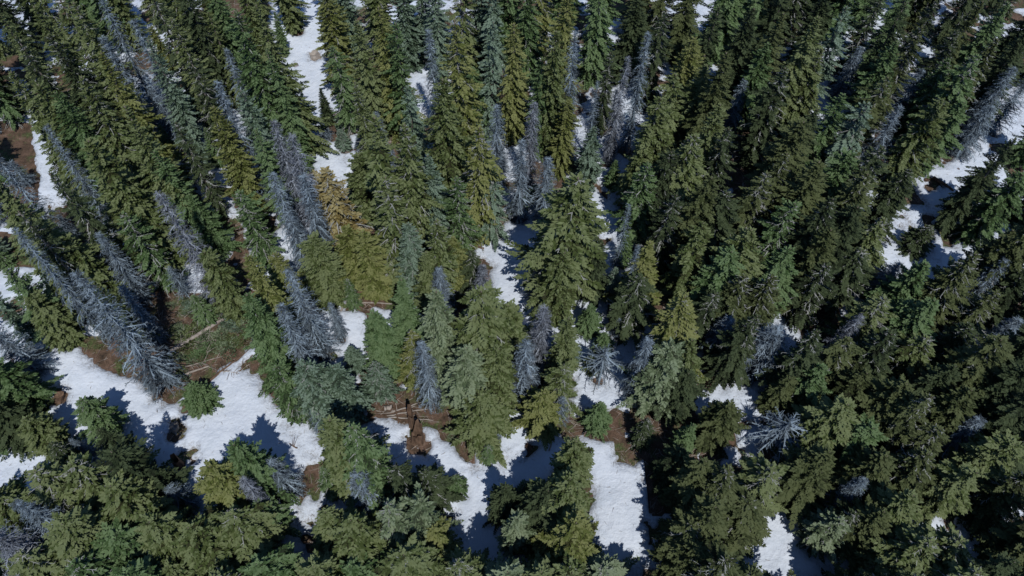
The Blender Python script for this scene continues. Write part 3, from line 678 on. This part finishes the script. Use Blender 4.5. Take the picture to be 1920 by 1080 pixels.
ZONES = [  # pixel box, kinds, colours, how many, spacing, heights, widths, group
 ((-150, -140, 500, 60), 'FFNL', 'ol ol gr dk', 26, 50, 16, 22, 4, 5.2, 'conifers at the upper left edge'),
 ((500, -140, 1150, 60), 'FFNL', 'ol yg gr bg', 24, 50, 16, 22, 4, 5.2, 'conifers at the top edge'),
 ((1150, -140, 2080, 60), 'FFLL', 'do dk dk gr', 44, 46, 13, 18, 4.6, 6.4, 'conifers at the upper right edge'),
 ((1180, 60, 1560, 420), 'FFLN', 'do dk ol gr', 20, 44, 13, 17, 4.6, 6, 'conifers round the dark hollow'),
 ((1560, 60, 2060, 420), 'FFLLD', 'do dk dk gr', 44, 44, 11, 17, 4.6, 6.4, 'conifers of the dark upper right stand'),
 ((1180, 420, 1560, 760), 'FFLN', 'do dk dk gr', 22, 44, 9, 14, 4.6, 6, 'conifers right of centre'),
 ((1560, 420, 2060, 760), 'FFLLD', 'do dk dk gr', 34, 44, 9, 15, 4.6, 6.4, 'conifers round the deep shade at right'),
 ((1180, 760, 2060, 1250), 'FFLL', 'do ol do dk', 70, 54, 9, 15, 5, 7, 'conifers of the lower right stand'),
 ((-150, 60, 560, 480), 'FLND', 'ol gr bg', 8, 56, 11, 15, 3.6, 4.6, 'trees in the upper left gaps'),
 ((560, 60, 1180, 480), 'FLND', 'ol gr bg', 8, 56, 11, 15, 3.6, 4.6, 'trees in the top centre gaps'),
 ((-150, 480, 700, 1250), 'FFL', 'ol ol gr', 60, 58, 8, 12, 5, 6.6, 'treetops of the lower left stand'),
 ((700, 480, 1180, 1250), 'FFL', 'ol ol pg', 30, 58, 9, 14, 4.6, 6, 'treetops of the bottom centre'),
 ((-60, 60, 1180, 900), 'LLNDDE', 'bg gr gr bg', 80, 30, 3.2, 7, 2.2, 3.4, 'young trees under the tall ones'),
]
MARKS = [(230, 110, 'fanned grey dead tree'), (60, 40, 'wide olive conifer in the top left'), (380, 95, 'small snow scrap near the top'), (430, 200, 'small snow pocket at upper left'), (60, 200, 'snow scrap at the left edge'),
 (240, 400, 'biggest olive crown'), (90, 310, 'narrow snow patch at far left'), (30, 470, 'reddish bare patch at left'), (330, 260, 'thin brown strip at upper left'), (570, 110, 'root stump on snow'), (600, 310, 'square snow patch'),
 (540, 400, 'grey dead cluster'), (640, 400, 'rust tinged conifer'), (380, 480, 'pinkish tipped dead tree'), (230, 620, 'large slanting dead tree'), (390, 640, 'brown log clearing'), (490, 450, 'small snow patch left of the dead cluster'),
 (150, 720, 'big snow patch'), (330, 800, 'split stump on the snow'), (360, 750, 'round sapling on the snow'), (560, 950, 'narrow snow lane'), (120, 900, 'broad crowns at lower left'), (20, 1000, 'bottom left corner'),
 (640, 880, 'large olive conifer by the snow lane'), (620, 600, 'thin snow streaks'), (760, 560, 'dark slots in the centre'), (700, 300, 'tall layered conifer'), (785, 120, 'upper centre snow patch'), (880, 120, 'scalloped conifer at the top'),
 (760, 970, 'feathery pale pair'), (780, 765, 'fan of fallen poles'), (840, 870, 'white snow ribbon'), (980, 860, 'blue shaded snow'), (1140, 920, 'wide snow lane'), (880, 660, 'big pair below centre'), (900, 420, 'reddish patch at centre'), (950, 500, 'centre snow patch'),
 (980, 380, 'dark hollow above the centre snow'), (1050, 450, 'huge dense conifer'), (1130, 400, 'snow patch right of the huge conifer'), (1110, 700, 'dappled snow right of centre'), (1000, 250, 'grey dead trio'), (1030, 150, 'slim pointed pair'), (1125, 120, 'narrow snow lane at the top'),
 (1178, 240, 'little square snow patch'), (1210, 130, 'clear stemmed dead tree'), (1310, 200, 'snag with curved limbs'), (1410, 280, 'big dark hollow'), (1230, 500, 'pointed yellow green conifer'), (1200, 700, 'leaning dead tree in shade'), (1330, 720, 'reddish snow patch'),
 (1250, 850, 'deep shade beside the snow lane'), (1420, 640, 'bluish dead tangle'), (1410, 760, 'shaded snow at lower right'), (1490, 800, 'radiating bare tree'), (1450, 1000, 'snow corner at the bottom'), (1580, 620, 'dappled snow at right'), (1650, 80, 'snow glimpse at the top'),
 (1700, 500, 'twin snow glimpses'), (1720, 270, 'bare forked snag'), (1830, 240, 'brown hollow at upper right'), (1770, 345, 'log on the bright snow'), (1860, 400, 'small snow patch near the right edge'), (1810, 600, 'deep shade at right'), (1640, 500, 'blue snow shadow at right'),
 (1730, 740, 'slim snow sliver'), (1740, 985, 'white patch at bottom right'), (1870, 1000, 'bottom right corner'), (1880, 80, 'top right corner'), (1540, 330, 'broad brownish conifer'), (1530, 100, 'tall brownish conifer at the top'), (1650, 880, 'round topped conifer'), (1840, 790, 'dark grey dead tree at lower right')]
CW = {'ol': 'olive', 'yg': 'yellowish', 'gr': 'green', 'bg': 'bluish green', 'pg': 'pale green', 'dk': 'dark green', 'do': 'shaded olive', 'gy': 'grey'}
used = {a[-1] if isinstance(a[-1], str) else a[6] for a in T}
def words_for(px, py, kind, col, h):
    kw = 'dead tree' if kind in DEAD else ('young conifer' if h < 8 else 'conifer')
    adj = {'F': 'bushy', 'N': 'slim', 'L': 'loose', 'S': 'layered', 'D': 'twiggy', 'E': 'thin', 'C': 'pointed'}[kind]
    bx, by = pix(*at(px, py, h), 0); cx, cy = px*.6+bx*.4, py*.6+by*.4
    for mx, my, nm in sorted(MARKS, key=lambda q: (q[0]-cx)**2+(q[1]-cy)**2):
        dx, dy = cx-mx, cy-my; far = 'some way ' if math.hypot(dx, dy) > 170 else ''
        hv = 'left' if dx < 0 else 'right'; vv = 'above' if dy < 0 else 'below'
        rel = hv+' of' if abs(dx) > 2.2*abs(dy) else (vv if abs(dy) > 2.2*abs(dx) else vv+' and '+hv+' of')
        l = adj+' '+CW[col]+' '+kw+' '+far+rel+' the '+nm
        if l not in used and len(l.split()) < 17: used.add(l); return l
rf = random.Random(2024)
tips = [(a[0], a[1]) for a in T]
for zi, ((x0, y0, x1, y1), kinds, cols, nmax, sep0, h0, h1, w0, w1, group) in enumerate(ZONES):
    n = 0; cols = cols.split()
    for _ in range(1200):
        if n >= nmax: break
        px, py = rf.uniform(x0, x1), rf.uniform(y0, y1); sep = sep0
        if py > 1085 or px < -40 or px > 1960: sep = 75
        if any((px-a)**2+((py-b)*.8)**2 < sep*sep for a, b in tips): continue
        kind = rf.choice(kinds); h = rf.uniform(h0, h1); w = rf.uniform(w0, w1)
        if kind == 'D': h *= .8; w *= .8
        gx, gy = at(px, py, h)
        if hides(gx, gy, h, w) or shades(gx, gy, h, w): continue
        if any((gx-a[0])**2+(gy-a[1])**2 < 1.8 for a in TREES): continue
        tips.append((px, py)); n += 1
        col = 'gy' if kind in DEAD else rf.choice(cols)
        plant(px, py, h, w, kind, col, words_for(px, py, kind, col, h), group)

# ------------------------------------------------------------------ ground and snow
GX0, GX1, GY0, GY1, ST = -110.0, 130.0, -25.0, 150.0, .27
nx, ny = int((GX1-GX0)/ST)+1, int((GY1-GY0)/ST)+1
X, Y = np.meshgrid(GX0+np.arange(nx)*ST, GY0+np.arange(ny)*ST)
ZG = ground_z(X, Y)
def grid_mesh(name, Z, mat, keep=None, rim=None):
    co = np.stack([X, Y, Z], -1).reshape(-1, 3)
    i = np.arange(nx*ny).reshape(ny, nx)
    q = np.stack([i[:-1, :-1], i[:-1, 1:], i[1:, 1:], i[1:, :-1]], -1).reshape(-1, 4)
    if keep is not None:
        k = keep.reshape(-1); q = q[k[q].any(1)]
        used, inv = np.unique(q, return_inverse=True); co = co[used]; q = inv.reshape(-1, 4); rim = rim.reshape(-1)[used]
    me = bpy.data.meshes.new(name); me.vertices.add(len(co)); me.vertices.foreach_set('co', co.astype(np.float32).ravel())
    me.loops.add(len(q)*4); me.loops.foreach_set('vertex_index', q.astype(np.int32).ravel())
    me.polygons.add(len(q)); me.polygons.foreach_set('loop_start', np.arange(0, len(q)*4, 4, dtype=np.int32))
    me.polygons.foreach_set('loop_total', np.full(len(q), 4, dtype=np.int32)); me.polygons.foreach_set('use_smooth', np.ones(len(q), bool))
    me.materials.append(mat)
    if rim is not None: me.attributes.new('rim', 'FLOAT', 'POINT').data.foreach_set('value', rim.astype(np.float32))
    me.update(calc_edges=True); me.validate(); return me
D = np.full(X.shape, -1e3)
for p in SNOW:
    P = poly_world(p); mn = P.min(0)-4; mx = P.max(0)+4
    s = (X > mn[0]) & (X < mx[0]) & (Y > mn[1]) & (Y < mx[1])
    D[s] = np.maximum(D[s], sdf(X[s], Y[s], P))
nz = (vnoise(X, Y, 2.6, 4)-.5)*1.0+(vnoise(X, Y, .9, 5)-.5)*.8+(vnoise(X, Y, .45, 15)-.5)*.6
D = D+nz*.75+.25
sp = (vnoise(X, Y, 5.5, 6)*.5+vnoise(X, Y, 1.9, 7)*.3+vnoise(X, Y, .8, 8)*.2-.475)*6.0      # scattered remnants under the trees
for p in BARE_AND_DARK: sp = np.where(sdf(X, Y, poly_world(p)) > -.5, -2, sp)
D = np.maximum(D, sp)
for p in BARE_AND_DARK: D = np.minimum(D, -sdf(X, Y, poly_world(p))+nz*.6)
for (x, y, h, w, l) in TREES:                       # wells melted round the trunks
    i0 = int((x-GX0)/ST); j0 = int((y-GY0)/ST); s = np.s_[max(0, j0-10):j0+11, max(0, i0-10):i0+11]
    if D[s].size: D[s] = np.minimum(D[s], np.hypot(X[s]-x, Y[s]-y)-(.3+.03*h)+nz[s]*1.1)
for (a, b, r) in WELLS:
    x, y = at(a, b); D = np.minimum(D, np.hypot((X-x)*1.15, (Y-y)*.9)-r*.8+nz*1.6)
SN = np.where(D > 0, .05+.42*np.clip(D/1.1, 0, 1)**.6, np.maximum(D*1.2, -.8))+(vnoise(X, Y, 3.1, 9)-.5)*.16*np.clip(D, 0, 1)
g = link('ground', grid_mesh('ground', ZG, M_GROUND)); tag(g, kind='structure')
s_ = link('snow', grid_mesh('snow', ZG+SN, M_SNOW, SN > -.45, np.clip(D, -.3, 1.6))); tag(s_, kind='structure')
# far skirt of forest floor so the sheet never ends in view
mb = MB(); a = 400
for (x0, x1, y0, y1) in ((-a, GX0+.2, -a, a), (GX1-.6, a, -a, a), (GX0+.2, GX1-.6, -a, GY0+.2), (GX0+.2, GX1-.6, GY1-.6, a)):
    mb.quad((x0, y0, -1.25), (x1, y0, -1.25), (x1, y1, -1.25), (x0, y1, -1.25))
tag(link('terrain', mb.mesh('terrain', M_GROUND)), kind='structure')
def gz_at(x, y, on_snow=False):
    i = int(round((x-GX0)/ST)); j = int(round((y-GY0)/ST)); i = min(max(i, 0), nx-1); j = min(max(j, 0), ny-1)
    return float(max(ZG[j, i], ZG[j, i]+SN[j, i]) if on_snow else ZG[j, i])
def P3(px, py, dz=0.0):
    x, y = at(px, py); return Vector((x, y, gz_at(x, y, True)+dz))

# ------------------------------------------------------------------ logs, poles, stumps, rocks, low plants
rl = random.Random(9)
def log(p0, p1, r0, r1, mat, label, name='fallen_log', cat='fallen log', group=None, stubs=6):
    A, B = P3(*p0, r0*.8), P3(*p1, r1*.8); n = 7; pts = []; rad = []
    for i in range(n+1):
        t = i/n; q = A.lerp(B, t); q += Vector((rl.uniform(-.07, .07), rl.uniform(-.07, .07), rl.uniform(-.02, .05))); pts.append(q-A); rad.append((r0*(1-t)+r1*t)*rl.uniform(.93, 1.07))
    root = empty(name, A); tag(root, label, cat, group)
    mb = MB(); mb.tube(pts, rad, 8); link('trunk', mb.mesh('trunk', mat, True), root)
    if stubs:
        mb = MB(); d = (B-A).normalized(); S = d.cross(Vector((0, 0, 1))).normalized()
        for i in range(stubs):
            t = rl.uniform(.1, .97); q = (B-A)*t; dd = (d*rl.uniform(.1, .7)+S*rl.choice((-1, 1))*rl.uniform(.4, 1)+Vector((0, 0, rl.uniform(0, .5)))).normalized(); L = rl.uniform(.4, 1.5)
            mb.tube([q, q+dd*L*.5+Vector((0, 0, .05)), q+dd*L+Vector((0, 0, -.12))], [.035, .025, .01], 4)
        link('branch_stubs', mb.mesh('branch_stubs', mat), root)
    return root
log((320, 664), (422, 602), .26, .19, M_LOG, 'pale fallen log lying across the brown clearing, lower left', stubs=16)
log((345, 706), (395, 690), .14, .08, M_LOG, 'short thin pale log low in the brown clearing', stubs=4)
log((392, 722), (476, 652), .16, .10, M_BROWN, 'dark fallen log beside the diagonal snow streak in the clearing', stubs=8)
log((452, 700), (500, 640), .07, .04, M_BROWN, 'thin brown branch right of the diagonal snow streak', stubs=5)
log((722, 768), (735, 764), .30, .22, M_LOG, 'short pale broken log at the left end of the fallen poles', stubs=0)
for k, (a, b) in enumerate((((728, 776), (792, 754)), ((726, 781), (805, 766)), ((730, 784), (812, 788)), ((734, 772), (778, 762)))):
    log(a, b, .09, .06, M_LOG, ['upper long pale pole of the fan of fallen poles', 'middle long pale pole of the fan of fallen poles', 'lowest pale pole of the fan of fallen poles, at the snow rim', 'shortest pale pole of the fan of fallen poles'][k], 'fallen_pole', 'fallen pole', 'fallen poles at the head of the snow ribbon', 2)
log((748, 795), (738, 757), .10, .06, M_BROWN, 'brown pole crossing the fan of fallen poles', 'fallen_pole', 'fallen pole', None, 1)
log((866, 452), (907, 466), .17, .13, M_BROWN, 'brown log end poking out onto the centre snow patch', stubs=2)
log((663, 569), (735, 570), .10, .07, M_LOG, 'pale fallen pole below the yellow green crown, left of centre', 'fallen_pole', 'fallen pole', None, 3)
log((640, 588), (662, 558), .14, .08, M_LOG, 'grey leaning pole at the head of the middle left snow streak', 'fallen_pole', 'fallen pole', None, 5)
log((608, 562), (616, 530), .09, .06, M_LOG, 'thin upright looking pole left of the grey leaning one', 'fallen_pole', 'fallen pole', None, 2)
log((560, 515), (602, 494), .12, .07, M_BROWN, 'dark brown pole beneath the rust tinged conifer', 'fallen_pole', 'fallen pole', None, 3)
log((1090, 815), (1109, 803), .09, .06, M_LOG, 'short pale stick above the head of the wide snow lane', 'fallen_pole', 'fallen pole', None, 0)
log((1030, 850), (1037, 797), .08, .05, M_LOG, 'slim pale pole standing out against dark ground above the snow triangle', 'fallen_pole', 'fallen pole', None, 2)
log((1748, 335), (1785, 362), .26, .16, M_BROWN, 'brown knotted log lying on the bright snow patch at right', stubs=9)
log((1300, 712), (1330, 722), .14, .10, M_BROWN, 'reddish branch on the small snow patch right of centre', stubs=5)
log((1880, 388), (1850, 392), .14, .08, M_BROWN, 'dark branch on the small snow patch near the right edge', stubs=4)
log((1662, 548), (1690, 520), .12, .07, M_LOG, 'grey log in shade below the twin snow glimpses, right', stubs=4)
log((280, 690), (330, 735), .12, .05, M_BROWN, 'dark thin log at the foot of the large slanting dead tree', stubs=6)
for k, (a, b) in enumerate((((336, 640), (372, 612)), ((330, 652), (352, 618)), ((398, 612), (392, 650)), ((392, 668), (386, 646)), ((350, 690), (420, 672)), ((420, 700), (452, 706)), ((330, 700), (316, 676)))):
    log(a, b, .07, .03, M_LOG, ['curved pale branch just above the long pale log', 'second curved pale branch above the left end of the pale log', 'short pale branch crossing the right end of the pale log', 'upright pale stick in the middle of the clearing', 'thin pale branch below the middle of the clearing', 'pale branch beside the foot of the diagonal snow streak', 'pale twiggy branch at the dark left rim of the clearing'][k], 'fallen_branch', 'fallen branch', None, 12)
log((95, 622), (135, 632), .07, .04, M_LOG, 'thin twiggy branch in the brown well at left', 'fallen_branch', 'fallen branch', None, 9)
log((410, 640), (350, 650), .06, .03, M_LOG, 'thin twiggy branch above the green tufts in the clearing', 'fallen_branch', 'fallen branch', None, 9)
log((560, 845), (545, 838), .07, .04, M_BROWN, 'dark stick on the right rim of the big snow patch', 'fallen_branch', 'fallen branch', None, 3)

def stump(px, py, r, h, mat, label, roots=5, rz=0.0, tilt=0.0, spike=0.0):
    p = P3(px, py, -.25); root = empty('stump', p, rz); tag(root, label, 'stump')
    mb = MB(); k = 14; rings = [(0, 1.35), (.25, 1.08), (.6, .95), (1, .9)]; n0 = 0
    ja = [rl.uniform(.82, 1.18) for _ in range(k)]; jt = [rl.uniform(-.18, .25)+spike*max(0, math.cos(6.28*j/k)) for j in range(k)]
    for zi, (t, f) in enumerate(rings):
        for j in range(k):
            a = 6.283*j/k; rr = r*f*ja[j]; z = h*t+(jt[j]*h*t**3)
            mb.v.append((rr*math.cos(a)+tilt*z, rr*math.sin(a), z))
    for zi in range(3):
        for j in range(k): mb.f.append((zi*k+j, zi*k+(j+1) % k, zi*k+k+(j+1) % k, zi*k+k+j)); mb.t.append(.5)
    c = len(mb.v); mb.v.append((tilt*h, 0, h*.55))
    for j in range(k): mb.f.append((3*k+j, 3*k+(j+1) % k, c)); mb.t.append(.5)
    link('trunk', mb.mesh('trunk', mat), root)
    for i in range(roots):
        a = 6.283*i/roots+rl.uniform(-.4, .4); L = r*rl.uniform(1.6, 2.6); mb = MB()
        mb.tube([(r*.6*math.cos(a), r*.6*math.sin(a), .3), (L*.6*math.cos(a+.1), L*.6*math.sin(a+.1), .28), (L*math.cos(a+.25), L*math.sin(a+.25), .12)], [r*.32, r*.2, r*.06], 6)
        link('root', mb.mesh('root', mat, True), root)
    return root
stump(594, 106, .75, .9, M_LOG, 'grey weathered root stump on the snow strip at the top', 7, 2.6, .5)
stump(328, 806, .5, .8, M_LOG, 'small grey split stump on the big sunlit snow patch', 4, .6, .3, .5)
stump(342, 876, .38, 2.0, M_BROWN, 'reddish brown rotten snag stump at the foot of the big snow patch', 3, 1.5, 0, .4)
stump(783, 828, .62, 1.6, M_BROWN, 'dark brown hollow stump on the white snow ribbon', 4, 1.4, .2, .9)
stump(773, 800, .32, 2.6, M_BROWN, 'jagged standing stub above the hollow stump on the snow ribbon', 3, 1.6, .1, .7)
stump(990, 840, .38, .7, M_BROWN, 'small dark stump alone in the blue shaded snow', 0)
stump(112, 750, .6, .8, M_BROWN, 'dark stump under grey twigs at the lower left snow', 4, .4, .4)
stump(1735, 340, .3, .7, M_BROWN, 'little stump at the upper end of the knotted log on snow', 3)
def rock(px, py, r, label, mat=M_ROCK, flat=.6):
    p = P3(px, py, -.12); bm_v = []; import bmesh
    bm = bmesh.new(); bmesh.ops.create_icosphere(bm, subdivisions=3, radius=r)
    o3 = rl.uniform(0, 50)
    for v in bm.verts:
        n = v.co.normalized(); q = vnoise(n.x+o3, n.y*1.3+n.z, .8, 11)+.5*vnoise(n.z+o3, n.x-n.y, .35, 12)
        v.co *= .7+.5*float(q); v.co.z *= flat; v.co.x *= 1.2
    me = bpy.data.meshes.new('rock'); bm.to_mesh(me); bm.free(); me.materials.append(mat)
    o = link('rock', me); o.location = p; o.rotation_euler.z = rl.uniform(0, 6); tag(o, label, 'rock'); return o
rock(554, 121, .42, 'small brown rock beside the root stump on the snow strip')
rock(26, 588, 1.0, 'flat brown mossy boulder in its melted well on the snow at left', M_BROWN, .3)
rock(1793, 322, .24, 'tiny dark rock on the bright snow patch at right')
rock(612, 636, .22, 'tiny grey rock at the end of the thin middle left snow streak')
rock(295, 715, .5, 'dark boulder at the foot of the dead trees beside the big snow patch', M_BROWN, .5)

def tuft_mesh(seed, mat_name='gr'):
    rn = random.Random(seed); mb = MB(); Z = Vector((0, 0, 1))
    for i in range(420):
        a = rn.uniform(0, 6.283); r = rn.random()**.6*.8*(1+.35*math.sin(a*3+seed)); q = Vector((math.cos(a)*r, math.sin(a)*r, rn.uniform(0, .45)*(1-r)))
        d = Vector((math.cos(a+rn.uniform(-.8, .8)), math.sin(a+rn.uniform(-.8, .8)), rn.uniform(.1, 1))).normalized(); S = d.cross(Z).normalized()
        spray(mb, q, d, S, rn.uniform(.12, .3), rn.uniform(.02, .05), rn.random(), Z)
    return mb.mesh('foliage', FOL[mat_name])
TUFT = [tuft_mesh(s) for s in (1, 2, 3)]
def shrub_label(px, py, base):
    for k, (mx, my, nm) in enumerate(sorted(SMARKS, key=lambda q: (q[0]-px)**2+(q[1]-py)**2)):
        dx, dy = px-mx, py-my; hv = 'left' if dx < 0 else 'right'; vv = 'above' if dy < 0 else 'below'
        rel = hv+' of' if abs(dx) > 2.2*abs(dy) else (vv if abs(dy) > 2.2*abs(dx) else vv+' and '+hv+' of')
        l = base+' '+rel+' the '+nm
        if l not in used and len(l.split()) < 17: used.add(l); return l
SMARKS = [(370, 633, 'pale fallen log'), (420, 606, 'upper end of the pale log'), (325, 660, 'lower end of the pale log'), (368, 698, 'short thin pale log'), (430, 690, 'diagonal snow streak'), (470, 655, 'tip of the snow streak'), (362, 745, 'round green sapling'),
 (345, 615, 'snow scrap in the clearing'), (450, 620, 'narrow green conifer'), (400, 660, 'middle of the clearing'), (345, 560, 'foot of the biggest olive crown'), (885, 458, 'brown log end'), (930, 400, 'dark hollow'), (760, 770, 'fan of poles'), (743, 775, 'crossing pole'), (785, 825, 'hollow stump'),
 (830, 760, 'pale grey green conifer'), (210, 690, 'rim of the big snow patch'), (240, 650, 'slanting dead tree'), (0, 460, 'left edge of the picture'), (60, 500, 'green conifer on the snow')]
def shrubs(poly, n, cols, label, group, smin=.5, smax=1.4):
    xs = [p[0] for p in poly]; ys = [p[1] for p in poly]; k = 0
    for _ in range(n*8):
        if k >= n: break
        px, py = rl.uniform(min(xs), max(xs)), rl.uniform(min(ys), max(ys))
        if not inside(px, py, poly): continue
        p = P3(px, py, -.03); o = link('shrub', rl.choice(TUFT), None, FOL[rl.choice(cols)]); o.location = p; s = rl.uniform(smin, smax)
        o.scale = (s, s*rl.uniform(.7, 1.2), s*.8); o.rotation_euler.z = rl.uniform(0, 6.28); tag(o, shrub_label(px, py, label), 'shrub', group); k += 1
shrubs([(320,560),(400,560),(465,600),(470,640),(400,700),(330,720),(325,640)], 44, ['pg', 'bg', 'pg', 'gr', 'ol'], 'low shrub in the log clearing', 'low shrubs of the log clearing', .6, 1.7)
shrubs([(850,400),(940,400),(880,440)], 4, ['ol', 'pg'], 'low olive shrub on the reddish patch', 'low shrubs on the reddish patch')
shrubs([(720,740),(840,745),(860,830),(790,790)], 9, ['ol', 'pg'], 'low green shrub', 'low shrubs by the fallen poles', .3, .9)
shrubs([(150,640),(240,660),(240,700),(180,680)], 5, ['ol'], 'low olive shrub on the brown bank', 'low shrubs on the brown bank', .4, .9)
shrubs([(0,440),(60,450),(60,490),(0,495)], 5, ['ol', 'gr'], 'low shrub on the reddish bare patch', 'low shrubs at the left edge', .4, 1.0)
# twigs, needles and small branches shed on the forest floor and on the snow: nobody could count them
mb = MB(); rd = random.Random(31)
for _ in range(26000):
    x, y = rd.uniform(-55, 75), rd.uniform(0, 105); q = pix(x, y, 0)
    if not (-60 < q[0] < 1980 and -60 < q[1] < 1140): continue
    i = int(round((x-GX0)/ST)); j = int(round((y-GY0)/ST)); sn = SN[j, i] > 0
    if sn and rd.random() < .70: continue
    z = ZG[j, i]+max(0, SN[j, i])+.03; a = rd.uniform(0, 6.283); L = rd.uniform(.2, .6) if sn else rd.uniform(.4, 2.2)
    p = Vector((x, y, z)); e = Vector((x+math.cos(a)*L, y+math.sin(a)*L, z+rd.uniform(-.02, .15)))
    w = rd.uniform(.008, .03) if sn else rd.uniform(.015, .045); s = Vector((-math.sin(a), math.cos(a), 0)); u = Vector((0, 0, w))
    mb.tri(tuple(p-s*w), tuple(p+u), tuple(e)); mb.tri(tuple(p+u), tuple(p+s*w), tuple(e))
tag(link('fallen_twigs', mb.mesh('fallen_twigs', M_LOG)), kind='stuff')
